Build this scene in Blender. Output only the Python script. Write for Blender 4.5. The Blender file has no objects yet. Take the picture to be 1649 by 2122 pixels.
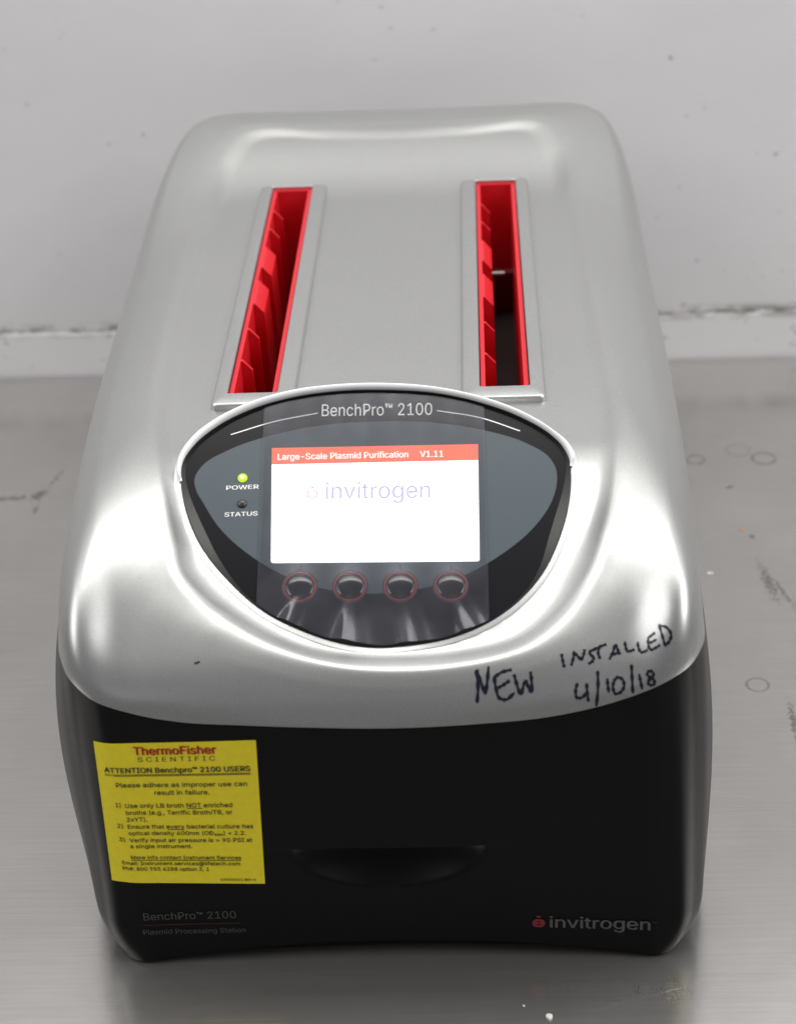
import bpy, bmesh, math, random
import numpy as np
from mathutils import Vector, Matrix
from mathutils.bvhtree import BVHTree
from mathutils.geometry import tessellate_polygon

random.seed(4)
S = bpy.context.scene
COL = S.collection

# ------------------------------------------------------------------ camera, light, exposure
FPX, PITCH, YAW, ROLL = 3842.2, .556, -.055, .0534
CAM = Vector((.0548, -.6596, .689))
fw = Vector((math.sin(YAW)*math.cos(PITCH), math.cos(YAW)*math.cos(PITCH), -math.sin(PITCH)))
r0 = Vector((math.cos(YAW), -math.sin(YAW), 0)); d0 = fw.cross(r0)
cr = r0*math.cos(ROLL)+d0*math.sin(ROLL); cd = -r0*math.sin(ROLL)+d0*math.cos(ROLL)
cam = bpy.data.cameras.new("camera"); camo = bpy.data.objects.new("camera", cam); COL.objects.link(camo)
m = Matrix.Identity(4)
for i in range(3):
    m[i][0] = cr[i]; m[i][1] = -cd[i]; m[i][2] = -fw[i]; m[i][3] = CAM[i]
camo.matrix_world = m
cam.sensor_fit = 'VERTICAL'; cam.sensor_height = 36; cam.sensor_width = 36
cam.lens = 36*FPX/2122
cam.clip_start = .01; cam.clip_end = 50
cam.dof.use_dof = True; cam.dof.focus_distance = .96; cam.dof.aperture_fstop = 8.0
S.camera = camo

W = bpy.data.worlds.new("World"); S.world = W; W.use_nodes = True
bg = W.node_tree.nodes["Background"]; bg.inputs[0].default_value = (.97, .98, 1, 1); bg.inputs[1].default_value = .15
def area(name, loc, tgt, sx, sy, power, col):
    l = bpy.data.lights.new(name, 'AREA'); l.shape = 'RECTANGLE'; l.size = sx; l.size_y = sy; l.energy = power; l.color = col
    o = bpy.data.objects.new(name, l); COL.objects.link(o); o.location = loc
    o.rotation_euler = (Vector(tgt)-Vector(loc)).to_track_quat('-Z', 'Y').to_euler()
    return o
# ceiling troffers over the bench; two unseen side fills added for wall and front
area("ceiling_lamp", (.05, .46, 1.65), (.05, .46, 0), 1.9, .40, 22.5, (1, .975, .94))
area("side_fill", (-2.5, -.35, 2.3), (-.1, .3, .1), 2.4, 1.6, 46, (1, .985, .97))
area("side_fill", (2.6, -.3, 2.3), (.1, .3, .1), 2.4, 1.6, 70, (1, .985, .97))
S.view_settings.view_transform = 'Standard'; S.view_settings.look = 'None'
S.view_settings.exposure = 0; S.view_settings.gamma = 1

# ------------------------------------------------------------------ materials
def nmat(name):
    mt = bpy.data.materials.new(name); mt.use_nodes = True
    return mt, mt.node_tree, mt.node_tree.nodes["Principled BSDF"]
def NN(nt, t, **k):
    n = nt.nodes.new(t)
    for a, v in k.items():
        if a.startswith('i_'): n.inputs[int(a[2:])].default_value = v
        else: setattr(n, a, v)
    return n
def ln(nt, a, b): nt.links.new(a, b)
def math_(nt, op, a, b=None, c=None, clamp=False):
    n = nt.nodes.new('ShaderNodeMath'); n.operation = op; n.use_clamp = clamp
    for i, v in enumerate((a, b, c)):
        if v is None: continue
        if isinstance(v, (int, float)): n.inputs[i].default_value = v
        else: ln(nt, v, n.inputs[i])
    return n.outputs[0]
def ramp(nt, fac, stops):
    n = nt.nodes.new('ShaderNodeValToRGB'); e = n.color_ramp.elements
    e[0].position, e[0].color = stops[0][0], stops[0][1]; e[1].position, e[1].color = stops[-1][0], stops[-1][1]
    for p, c in stops[1:-1]:
        x = e.new(p); x.color = c
    ln(nt, fac, n.inputs[0]); return n.outputs[0]
def g(v, a=1): return (v, v, v, a)
def mixc(nt, fac, a, b, mode='MIX'):
    n = nt.nodes.new('ShaderNodeMix'); n.data_type = 'RGBA'; n.blend_type = mode
    for s, v in ((n.inputs[0], fac), (n.inputs[6], a), (n.inputs[7], b)):
        if isinstance(v, (int, float, tuple)): s.default_value = v
        else: ln(nt, v, s)
    return n.outputs[2]
def coords(nt, scale=(1, 1, 1)):
    tc = NN(nt, 'ShaderNodeTexCoord'); mp = NN(nt, 'ShaderNodeMapping'); mp.inputs[3].default_value = scale
    ln(nt, tc.outputs['Object'], mp.inputs[0]); return mp.outputs[0]
def noise(nt, co, scale, detail=3, rough=.55):
    n = NN(nt, 'ShaderNodeTexNoise'); n.inputs['Scale'].default_value = scale
    n.inputs['Detail'].default_value = detail; n.inputs['Roughness'].default_value = rough
    ln(nt, co, n.inputs['Vector']); return n.outputs['Fac']
def bump(nt, h, st, dist, b):
    n = NN(nt, 'ShaderNodeBump'); n.inputs['Strength'].default_value = st; n.inputs['Distance'].default_value = dist
    ln(nt, h, n.inputs['Height']); ln(nt, n.outputs[0], b.inputs['Normal'])
def simple(name, col, rough=.5, metal=0, grain=.06, gscale=900, spec=.5, coat=0, bmp=0):
    mt, nt, b = nmat(name); co = coords(nt); f = noise(nt, co, gscale)
    c1 = tuple(c*(1-grain) for c in col)+(1,); c2 = tuple(min(1, c*(1+grain)) for c in col)+(1,)
    ln(nt, ramp(nt, f, [(.3, c1), (.7, c2)]), b.inputs['Base Color'])
    b.inputs['Roughness'].default_value = rough; b.inputs['Metallic'].default_value = metal
    b.inputs['Specular IOR Level'].default_value = spec; b.inputs['Coat Weight'].default_value = coat
    b.inputs['Coat Roughness'].default_value = .1
    if bmp: bump(nt, f, bmp, .0003, b)
    return mt
def emis(name, col, st):
    mt, nt, b = nmat(name); b.inputs['Base Color'].default_value = (.02, .02, .02, 1)
    b.inputs['Emission Color'].default_value = col+(1,); b.inputs['Emission Strength'].default_value = st
    return mt

def silver_mat():
    mt, nt, b = nmat("silver_paint"); co = coords(nt)
    f1 = noise(nt, co, 2600, 2, .6); f2 = noise(nt, co, 14, 3)
    c = ramp(nt, f1, [(.3, (.40, .41, .405, 1)), (.7, (.555, .565, .56, 1))])
    dust = math_(nt, 'MULTIPLY', math_(nt, 'SUBTRACT', noise(nt, co, 330, 1), .80), 14, clamp=True)
    c = mixc(nt, math_(nt, 'MULTIPLY', dust, .6), c, (.20, .19, .17, 1))
    ln(nt, c, b.inputs['Base Color'])
    b.inputs['Metallic'].default_value = .88
    r = math_(nt, 'MULTIPLY_ADD', f2, .05, .375); ln(nt, r, b.inputs['Roughness'])
    bump(nt, f1, .12, .0001, b)
    return mt
M = {}
M['silver'] = silver_mat()
M['trim'] = simple("white_silver_trim", (.92, .93, .94), .35, 0, .02)
M['black'] = simple("satin_black_plastic", (.003, .003, .0038), .34, 0, .15, 1500, .22, 0, .05)
M['scoop'] = simple("shaded_grip_black", (.0016, .0016, .002), .5, 0, .1, 900, .15)
M['blackgap'] = simple("matt_black_plastic", (.006, .006, .007), .6)
M['red'] = simple("red_plastic", (.62, .012, .022), .38, 0, .05)
M['red_shaded'] = simple("shaded_red_plastic", (.10, .004, .007), .5)  # liner red darkened to paint in the shade deep in the slot
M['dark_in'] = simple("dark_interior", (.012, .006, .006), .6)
M['steel_pin'] = simple("pin_steel", (.30, .30, .30), .45, 1)
M['panelblack'] = simple("panel_black_print", (.008, .008, .010), .22, 0, .05, 900, .25)
M['panelgrey'] = simple("panel_grey_print", (.080, .100, .115), .28, 0, .03, 900, .25)
M['gasket'] = simple("gasket_grey", (.013, .014, .013), .4)
M['white_ink'] = simple("white_print", (.92, .92, .90), .5)
M['dim_ink'] = simple("grey_print", (.070, .068, .072), .5)
M['logo_ink'] = simple("light_grey_print", (.095, .093, .096), .5)
M['dimred_ink'] = simple("dim_red_print", (.085, .008, .010), .5)
M['logored_ink'] = simple("red_print", (.20, .012, .016), .5)
M['btn'] = simple("button_black_gloss", (.004, .004, .006), .12, 0, .05, 900, .6)
M['btnring'] = simple("button_ring_red", (.30, .016, .022), .35)
M['btnhalo'] = simple("button_surround", (.016, .016, .02), .35)
M['arrow'] = simple("arrow_print", (.030, .034, .040), .4)
M['led_on'] = emis("lit_green_led", (.62, .95, .02), 1.0)
M['led_core'] = emis("led_core", (.9, 1.0, .35), 2.0)
M['led_off'] = simple("unlit_led", (.035, .035, .035), .3)
M['scr_white'] = emis("screen_white", (.96, .97, 1.0), 1.9)
M['scr_red'] = emis("screen_red", (1.0, .15, .075), 1.15)
M['scr_text'] = emis("screen_header_text", (1, .93, .9), 1.15)
M['scr_logo'] = emis("screen_logo_text", (.47, .46, .82), 1.0)
M['scr_logored'] = emis("screen_logo_red", (.90, .56, .57), 1.0)
M['yellow'] = simple("yellow_paper", (.94, .78, .015), .55, 0, .04, 300)
M['ink'] = simple("black_ink", (.030, .028, .020), .6)
M['redink'] = simple("red_ink", (.46, .012, .010), .6)
M['marker'] = simple("marker_ink", (.006, .006, .016), .35, 0, .3, 400)
M['paintchip'] = simple("white_paint_chip", (.75, .75, .74), .6)
M['orangechip'] = simple("orange_scrap", (.55, .24, .13), .6)

def film_mat():
    mt, nt, b = nmat("clear_film")
    out = nt.nodes['Material Output']; nt.nodes.remove(b)
    tr = NN(nt, 'ShaderNodeBsdfTransparent'); gl = NN(nt, 'ShaderNodeBsdfGlossy'); df = NN(nt, 'ShaderNodeBsdfDiffuse')
    gl.inputs['Roughness'].default_value = .17; gl.inputs['Color'].default_value = (.95, .96, 1, 1)
    df.inputs['Color'].default_value = (.74, .75, .92, 1)
    co = coords(nt, (1, 1, 1)); n = noise(nt, co, 60, 3)
    lw = NN(nt, 'ShaderNodeFresnel'); lw.inputs[0].default_value = 1.55
    m1 = NN(nt, 'ShaderNodeMixShader'); m2 = NN(nt, 'ShaderNodeMixShader')
    hz = math_(nt, 'MULTIPLY_ADD', n, .055, .010); ln(nt, hz, m1.inputs[0])
    ln(nt, tr.outputs[0], m1.inputs[1]); ln(nt, df.outputs[0], m1.inputs[2])
    f2 = math_(nt, 'MULTIPLY', lw.outputs[0], .62, clamp=True); ln(nt, f2, m2.inputs[0])
    ln(nt, m1.outputs[0], m2.inputs[1]); ln(nt, gl.outputs[0], m2.inputs[2])
    ln(nt, m2.outputs[0], out.inputs[0])
    return mt
M['film'] = film_mat()

def wall_mat(name, seam_z, seed):
    mt, nt, b = nmat(name); tc = NN(nt, 'ShaderNodeTexCoord'); sep = NN(nt, 'ShaderNodeSeparateXYZ')
    ln(nt, tc.outputs['Object'], sep.inputs[0])
    x, y, z = sep.outputs
    mp = NN(nt, 'ShaderNodeMapping'); mp.inputs[1].default_value = (seed, 0, 0); ln(nt, tc.outputs['Object'], mp.inputs[0]); co = mp.outputs[0]
    base = ramp(nt, noise(nt, co, 5, 5), [(.3, (.83, .82, .85, 1)), (.7, (.88, .87, .895, 1))])
    # grime along the joint
    mp2 = NN(nt, 'ShaderNodeMapping'); mp2.inputs[3].default_value = (1, 1, 2.2); mp2.inputs[1].default_value = (seed, 0, 0)
    ln(nt, tc.outputs['Object'], mp2.inputs[0])
    n1 = noise(nt, mp2.outputs[0], 55, 5, .65)
    dz = math_(nt, 'ABSOLUTE', math_(nt, 'SUBTRACT', z, seam_z+.002))
    band = math_(nt, 'SUBTRACT', 1, math_(nt, 'DIVIDE', dz, .0078), clamp=True)
    side = math_(nt, 'MULTIPLY_ADD', x, .12, .0)
    thr = math_(nt, 'ADD', n1, side)
    g1 = math_(nt, 'MULTIPLY', band, math_(nt, 'MULTIPLY', math_(nt, 'SUBTRACT', thr, .43), 6, clamp=True))
    # scattered specks within a hand of the joint
    n2 = noise(nt, co, 95, 2, .5)
    near = math_(nt, 'SUBTRACT', 1, math_(nt, 'DIVIDE', math_(nt, 'ABSOLUTE', math_(nt, 'SUBTRACT', z, seam_z)), .075), clamp=True)
    th2 = math_(nt, 'ADD', n2, math_(nt, 'MULTIPLY', near, .085))
    th3 = math_(nt, 'ADD', th2, math_(nt, 'MULTIPLY', x, .05))
    g2 = math_(nt, 'MULTIPLY', math_(nt, 'MULTIPLY', math_(nt, 'SUBTRACT', th3, .73), 9, clamp=True), .55)
    gg = math_(nt, 'MAXIMUM', math_(nt, 'MULTIPLY', g1, .85), g2)
    n3 = noise(nt, co, 9, 3)
    haze = math_(nt, 'MULTIPLY', math_(nt, 'MULTIPLY', near, near), math_(nt, 'MULTIPLY', n3, .22))
    c = mixc(nt, haze, base, (.50, .49, .48, 1))
    c = mixc(nt, gg, c, (.12, .115, .085, 1))
    ln(nt, c, b.inputs['Base Color']); b.inputs['Roughness'].default_value = .45
    bump(nt, noise(nt, co, 28, 4), .15, .002, b)
    return mt
def table_mat():
    mt, nt, b = nmat("brushed_steel"); tc = NN(nt, 'ShaderNodeTexCoord'); sep = NN(nt, 'ShaderNodeSeparateXYZ')
    ln(nt, tc.outputs['Object'], sep.inputs[0]); x, y, z = sep.outputs
    co = tc.outputs['Object']
    br = noise(nt, coords(nt, (14, 700, 1)), 1, 4, .6)       # brushing along x
    br2 = noise(nt, coords(nt, (5, 160, 1)), 1, 3, .6)
    cl = noise(nt, co, 7, 5, .6)
    base = ramp(nt, br, [(.25, (.44, .43, .415, 1)), (.75, (.56, .55, .535, 1))])
    base = mixc(nt, .35, base, ramp(nt, cl, [(.3, (.40, .39, .375, 1)), (.7, (.60, .59, .575, 1))]))
    def ring(cx, cy, r, w, st, sq=1.0):
        dx = math_(nt, 'SUBTRACT', x, cx); dy = math_(nt, 'MULTIPLY', math_(nt, 'SUBTRACT', y, cy), sq)
        d = math_(nt, 'SQRT', math_(nt, 'ADD', math_(nt, 'MULTIPLY', dx, dx), math_(nt, 'MULTIPLY', dy, dy)))
        k = math_(nt, 'SUBTRACT', 1, math_(nt, 'DIVIDE', math_(nt, 'ABSOLUTE', math_(nt, 'SUBTRACT', d, r)), w), clamp=True)
        nn = noise(nt, co, 160, 2)
        return math_(nt, 'MULTIPLY', k, math_(nt, 'MULTIPLY', nn, st))
    def blob(cx, cy, rx, ry, ang, scale, thr, st):
        ca, sa = math.cos(ang), math.sin(ang)
        dx = math_(nt, 'SUBTRACT', x, cx); dy = math_(nt, 'SUBTRACT', y, cy)
        u = math_(nt, 'DIVIDE', math_(nt, 'ADD', math_(nt, 'MULTIPLY', dx, ca), math_(nt, 'MULTIPLY', dy, sa)), rx)
        v = math_(nt, 'DIVIDE', math_(nt, 'SUBTRACT', math_(nt, 'MULTIPLY', dy, ca), math_(nt, 'MULTIPLY', dx, sa)), ry)
        d = math_(nt, 'SQRT', math_(nt, 'ADD', math_(nt, 'MULTIPLY', u, u), math_(nt, 'MULTIPLY', v, v)))
        k = math_(nt, 'SUBTRACT', 1, d, clamp=True)
        nn = noise(nt, co, scale, 3, .6)
        q = math_(nt, 'MULTIPLY', math_(nt, 'SUBTRACT', math_(nt, 'MULTIPLY_ADD', k, .35, nn), thr), 8, clamp=True)
        return math_(nt, 'MULTIPLY', math_(nt, 'MULTIPLY', q, st), math_(nt, 'GREATER_THAN', k, 0))
    marks = [ring(.2085, .5095, .0062, .0018, .85), ring(.2575, .509, .0082, .0022, .85), ring(.2405, .522, .0085, .0016, .5),
             ring(.2165, .2402, .0065, .0013, 1.0),
             blob(.2385, .350, .006, .034, .10, 420, .62, .5), blob(.246, .338, .003, .028, .25, 420, .62, .5),
             blob(-.2860, .479, .030, .0045, .02, 260, .62, .55), blob(-.2685, .482, .0075, .012, -.5, 260, .60, .6), blob(-.2600, .505, .003, .022, -.25, 200, .62, .35),
             blob(-.2665, .462, .003, .012, -.1, 200, .62, .35),
             blob(.140, -.006, .018, .017, 0, 620, .74, .9), blob(.2325, .205, .004, .03, 0, 400, .64, .6),
             blob(.1245, -.0045, .01, .013, 0, 700, .76, .8), blob(.235, .405, .004, .004, 0, 300, .6, .5),
             blob(.228, .47, .003, .003, 0, 300, .55, .6), blob(.11, -.012, .02, .008, 0, 700, .80, .7)]
    tot = marks[0]
    for k in marks[1:]: tot = math_(nt, 'MAXIMUM', tot, k)
    sp = noise(nt, co, 210, 1); spk = math_(nt, 'MULTIPLY', math_(nt, 'SUBTRACT', sp, .775), 8, clamp=True)
    tot = math_(nt, 'MAXIMUM', tot, math_(nt, 'MULTIPLY', spk, .5))
    c = mixc(nt, tot, base, (.055, .05, .042, 1))
    yel = blob(.1435, -.009, .006, .020, -.1, 60, .35, .22)
    c = mixc(nt, yel, c, (.55, .53, .30, 1))
    # fine scratches
    wv = NN(nt, 'ShaderNodeTexVoronoi'); wv.feature = 'DISTANCE_TO_EDGE'; wv.inputs['Scale'].default_value = 6
    wm = NN(nt, 'ShaderNodeMapping'); wm.inputs[2].default_value = (0, 0, .35); wm.inputs[3].default_value = (1, 3.2, 1); ln(nt, co, wm.inputs[0]); ln(nt, wm.outputs[0], wv.inputs['Vector'])
    sc = math_(nt, 'MULTIPLY', math_(nt, 'LESS_THAN', wv.outputs['Distance'], .0016), math_(nt, 'GREATER_THAN', noise(nt, co, 12, 2), .58))
    c = mixc(nt, math_(nt, 'MULTIPLY', math_(nt, 'MULTIPLY', sc, math_(nt, 'GREATER_THAN', x, .03)), .35), c, (.85, .84, .82, 1))
    ln(nt, c, b.inputs['Base Color'])
    b.inputs['Metallic'].default_value = .8
    r = math_(nt, 'ADD', math_(nt, 'MULTIPLY_ADD', br2, .07, .07), math_(nt, 'MULTIPLY_ADD', cl, .14, math_(nt, 'MULTIPLY', tot, .3)))
    ln(nt, r, b.inputs['Roughness'])
    b.inputs['Anisotropic'].default_value = .3
    bump(nt, br, .10, .0004, b)
    return mt

# ------------------------------------------------------------------ object helpers
def mesh_obj(name, verts, faces, mat, parent=None, smooth=True, sharp=None, label=None):
    me = bpy.data.meshes.new(name); me.from_pydata([tuple(v) for v in verts], [], faces); me.validate(); me.update()
    if mat: me.materials.append(mat)
    if smooth:
        me.shade_smooth()
        if sharp: me.set_sharp_from_angle(angle=math.radians(sharp))
    o = bpy.data.objects.new(name, me); COL.objects.link(o)
    if parent: o.parent = parent
    if label: o['label'] = label
    return o
def recalc(o):
    bm = bmesh.new(); bm.from_mesh(o.data); bmesh.ops.remove_doubles(bm, verts=bm.verts, dist=1e-6)
    bmesh.ops.recalc_face_normals(bm, faces=bm.faces); bm.to_mesh(o.data); bm.free()
def loft(rings, closed=True, cap0=False, cap1=False):
    n = len(rings[0]); V = [p for r in rings for p in r]; F = []
    for k in range(len(rings)-1):
        for i in range(n if closed else n-1):
            j = (i+1) % n; F.append((k*n+i, k*n+j, (k+1)*n+j, (k+1)*n+i))
    if cap0: F.append(tuple(range(n))[::-1])
    if cap1: F.append(tuple((len(rings)-1)*n+i for i in range(n)))
    return V, F
def rrect(x0, y0, x1, y1, r, n=5):
    P = []
    for cx, cy, a in ((x1-r, y0+r, -90), (x1-r, y1-r, 0), (x0+r, y1-r, 90), (x0+r, y0+r, 180)):
        for i in range(n+1):
            t = math.radians(a+90*i/n); P.append((cx+r*math.cos(t), cy+r*math.sin(t)))
    return P
def catmull(P, n, closed=True):
    P = np.array(P, float); N = len(P); out = []
    segs = N if closed else N-1
    # chordal-ish param through non uniform hermite
    def pt(i): return P[i % N] if closed else P[min(max(i, 0), N-1)]
    L = [np.linalg.norm(pt(i+1)-pt(i)) for i in range(segs)]
    if closed: ln_ = lambda i: L[i % N]
    else: ln_ = lambda i: L[min(max(i, 0), segs-1)]
    tan = []
    for i in range(N):
        a, c = pt(i-1), pt(i+1); b = pt(i); la, lc = ln_(i-1), ln_(i)
        if not closed and i in (0, N-1):
            tan.append((c-a)/max(1e-9, np.linalg.norm(c-a)) if False else (pt(i+1)-pt(i-1))/(la)); continue
        t = ((b-a)/la*lc + (c-b)/lc*la)/(la+lc); tan.append(t)
    for i in range(segs):
        p0, p1 = pt(i), pt(i+1); m0, m1 = tan[i]*L[i], tan[(i+1) % N]*L[i]
        k = n if isinstance(n, int) else n[i]
        for j in range(k):
            t = j/k; h = (2*t**3-3*t*t+1, t**3-2*t*t+t, -2*t**3+3*t*t, t**3-t*t)
            out.append(h[0]*p0+h[1]*m0+h[2]*p1+h[3]*m1)
    if not closed: out.append(P[-1])
    return np.array(out)
def thing(name, label, cat, loc=(0, 0, 0), group=None):
    o = bpy.data.objects.new(name, None); COL.objects.link(o); o.location = loc; o.empty_display_size = .05
    o['label'] = label; o['category'] = cat
    if group: o['group'] = group
    return o
def tag(o, label, cat):
    o['label'] = label; o['category'] = cat; return o
def smoothstep(a, b, x):
    t = min(1, max(0, (x-a)/(b-a))); return t*t*(3-2*t)

# ------------------------------------------------------------------ setting: steel table, wall
def box_v(x0, y0, z0, x1, y1, z1):
    V = [(x0, y0, z0), (x1, y0, z0), (x1, y1, z0), (x0, y1, z0), (x0, y0, z1), (x1, y0, z1), (x1, y1, z1), (x0, y1, z1)]
    F = [(0, 3, 2, 1), (4, 5, 6, 7), (0, 1, 5, 4), (1, 2, 6, 5), (2, 3, 7, 6), (3, 0, 4, 7)]
    return V, F
t = thing("steel_table", "brushed stainless steel table top with ring stains and scratches under the instrument", "table", (0, .2, 0))
V, F = box_v(-1.3, -.75, -.045, 1.3, .664, 0)
o = mesh_obj("table_top", V, F, table_mat(), None, False); o.parent = t; o.location = (0, -.2, 0)
SEAMZ = .0395
wl = thing("painted_wall", "white painted wall with a grimy joint line just above the steel table", "wall", (0, .667, 0))
V, F = box_v(-1.6, .6675, -.3, 1.6, .72, 1.25)
o = mesh_obj("wall_panel", V, F, wall_mat("white_wall_paint", SEAMZ, 0), wl, False); o.location = (0, -.667, 0)
# low backsplash board, slightly proud, soft wavy top edge
N = 160; prof = [(.667, -.03), (.6668, -.03), (.6668, SEAMZ-.0025), (.6670, SEAMZ-.0008), (.6672, SEAMZ), (.668, SEAMZ+.0003)]
rings = []
for i in range(N+1):
    x = -1.5+3*i/N
    rings.append([(x, yy, zz+(.0006*math.sin(x*31)+.0005*math.sin(x*83+1) if zz > 0 else 0)) for yy, zz in prof])
V, F = loft(rings, closed=False)
o = mesh_obj("backsplash_board", V, F, wall_mat("backsplash_paint", SEAMZ, 3.7), wl, True, 40); recalc(o); o.location = (0, -.667, 0)

# ------------------------------------------------------------------ instrument
INS = thing("lab_instrument", "silver and black benchtop lab processor with lit oval display and two red slots", "lab instrument")
ZS = .148
# rows: crease of the top dish (x,y,z), seam line (x,y), foot line (x,y)
ROWS = [
 ((.0120, .0338, .1718), (.004, .0195, .1480), (.004, .0195)),
 ((.0410, .0350, .1730), (.048, .0205, .1487), (.045, .0187)),
 ((.0748, .0419, .1795), (.085, .0220, .1515), (.085, .0178)),
 ((.0932, .0518, .1885), (.114, .0245, .1575), (.115, .0168)),
 ((.1099, .0694, .2034), (.135, .0275, .1650), (.130, .0160)),
 ((.1179, .0891, .2150), (.1475, .034, .1695), (.1425, .0172)),
 ((.1255, .1230, .2232), (.1545, .046, .1715), (.1500, .026)),
 ((.1295, .1720, .2265), (.1580, .080, .1725), (.1540, .045)),
 ((.1290, .2100, .2255), (.1612, .135, .1720), (.1570, .120)),
 ((.1265, .3185, .2260), (.1655, .300, .1710), (.1600, .300)),
 ((.1220, .4700, .2275), (.1645, .460, .1700), (.1570, .460)),
 ((.1190, .5350, .2370), (.1600, .556, .1700), (.1500, .545)),
 ((.1080, .5625, 0.2423), (.1500, .5965, .1700), (.1300, .585)),
 ((.0560, .5670, 0.2421), (.0820, .6015, .1700), (.0760, .591)),
 ((.0025, .5680, 0.2414), (.0000, .6020, .1700), (.0000, .593)),
 ((-.0560, .5680, 0.2421), (-.0820, .6015, .1700), (-.0760, .591)),
 ((-.1110, .5635, 0.2423), (-.1490, .5965, .1700), (-.1300, .585)),
 ((-.1235, .5370, .2370), (-.1610, .556, .1700), (-.1500, .545)),
 ((-.1285, .4800, .2275), (-.1705, .460, .1700), (-.1570, .460)),
 ((-.1280, .3185, .2260), (-.1700, .300, .1710), (-.1600, .300)),
 ((-.1240, .2100, .2255), (-.1620, .150, .1720), (-.160, .120)),
 ((-.1175, .1550, .2258), (-.1555, .085, .1725), (-.157, .045)),
 ((-.1095, .1180, .2226), (-.1490, .050, .1695), (-.1525, .026)),
 ((-.1018, .0897, .2153), (-.1420, .0350, .1680), (-.1440, .0172)),
 ((-.0959, .0716, .2049), (-.131, .0268, .1625), (-.130, .0160)),
 ((-.0840, .0611, .1965), (-.112, .0240, .1558), (-.115, .0168)),
 ((-.0723, .0546, .1910), (-.092, .0225, .1520), (-.095, .0174)),
 ((-.0470, .0438, .1813), (-.060, .0208, .1503), (-.060, .0182)),
 ((-.0153, .0358, .1738), (-.028, .0198, .1490), (-.028, .0190))]
SUB = 20
CR = catmull([r[0] for r in ROWS], SUB); SE = catmull([r[1] for r in ROWS], SUB); FO = catmull([r[2] for r in ROWS], SUB)
NP = len(CR)
PT30 = math.tan(math.radians(30))
ZK = catmull([(.0195, .148), (.0237, .1575), (.03, .167), (.034, .172), (.045, .1820), (.054, .1892), (.0605, .1940), (.0705, .2007), (.09, .2108), (.115, .2192), (.15, .2250), (.20, .2268)], 12, False)
ZPY, ZPZ = ZK[:, 0], ZK[:, 1]
def zpanel(y): return .1735+(y-.05)*PT30
def softmin(a, b, k=.010):
    h = min(1, max(0, .5+.5*(b-a)/k)); return b*(1-h)+a*h-k*h*(1-h)
def zin(x, y):
    return softmin(.2222-.06*x*x+.0186*smoothstep(.478, .574, y), -softmin(-(zpanel(y)-.0006), -.1705, .003), .012)
PANEL = [(1.5, -1), (18.2, -.2), (36.5, 3), (52.6, 9.4), (67.2, 19.3), (81.3, 35.4), (91.0, 56), (96.0, 74.4), (97.6, 90), (97.4, 97), (94.8, 104.5), (88.4, 112.9), (74.3, 123), (55.1, 132), (30.8, 138.9), (6.3, 141.4),
         (-18.3, 141.5), (-42.9, 138.2), (-62.5, 132.0), (-79.3, 122.5), (-90.5, 111.6), (-95.6, 102), (-96.2, 94.8), (-95.4, 88), (-92.2, 74.3), (-84.5, 56), (-69.0, 35.2), (-51.5, 18.8), (-34.7, 9.2), (-16.1, 2)]
def in_poly(P, x, y):
    c = False; n = len(P)
    for i in range(n):
        (a, b), (d, e) = P[i], P[i-1]
        if (b > y) != (e > y) and x < (d-a)*(y-b)/(e-b)+a: c = not c
    return c
PIN = [(u*.996, 75+(v-75)*.995) for u, v in catmull(PANEL, 4)]
rings = []
# lip under the seam
rings.append([(SE[i][0]*.985, SE[i][1]+(.002 if SE[i][1] < .3 else -.002), SE[i][2]) for i in range(NP)])
rings.append([(SE[i][0]*.9995, SE[i][1], SE[i][2]-.0002) for i in range(NP)])
NB = 22
for k in range(NB+1):
    tt = k/NB; R = []
    for i in range(NP):
        A = SE[i]; B = CR[i]; d = A-B; h = B[2]-A[2]
        back = smoothstep(.40, .58, B[1]); front = 1-smoothstep(.050, .20, B[1])
        hd = np.array([d[0], d[1], 0])
        cc = smoothstep(.040, .075, B[1])        # 0 in the middle of the front, 1 towards its corners
        fa, fb = .32+.22*cc, .28-.24*cc            # forehead: steep face, then rolling flat towards the dish
        fc, fd = .18-.12*cc, .44+.30*cc
        P1 = B+hd*((.50+.33*back)*(1-front)+fa*front)+np.array([0, 0, -.06*h*(1-back)*(1-front)+.0075*back-fb*h*front])
        P2 = A-hd*(.02*(1-front)+fc*front)+np.array([0, 0, ((.55+.52*back)*(1-front)+fd*front)*h])
        p = A*((1-tt)**3)+3*P2*tt*(1-tt)**2+3*P1*tt*tt*(1-tt)+B*tt**3
        q = (1-smoothstep(.116, .152, abs(p[0])))*(1-smoothstep(.11, .20, p[1]))
        if q > 0 and 0 < k: p[2] += q*(np.interp(p[1], ZPY, ZPZ)-p[2])*smoothstep(0, 3, k)*(1 if k < NB else 0)
        R.append(tuple(p))
    rings.append(R)
# fair the shell between seam and crease so no row shows as a streak
G = np.array(rings[2:])
fix0, fix1 = G[0].copy(), G[-1].copy()
for it in range(130):
    for lam in (.5, -.52):
        L_ = .5*(np.roll(G, 1, 1)+np.roll(G, -1, 1))-G
        Lr = np.zeros_like(G); Lr[1:-1] = .5*(G[2:]+G[:-2])-G[1:-1]
        G = G+lam*(.6*L_+.4*Lr); G[0] = fix0; G[-1] = fix1
for it in range(10):
    L_ = .5*(np.roll(G, 3, 1)+np.roll(G, -3, 1))-G; L_[0] = 0; L_[-1] = 0; G = G+.35*L_
rings[2:] = [[tuple(p) for p in R] for R in G]
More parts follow.
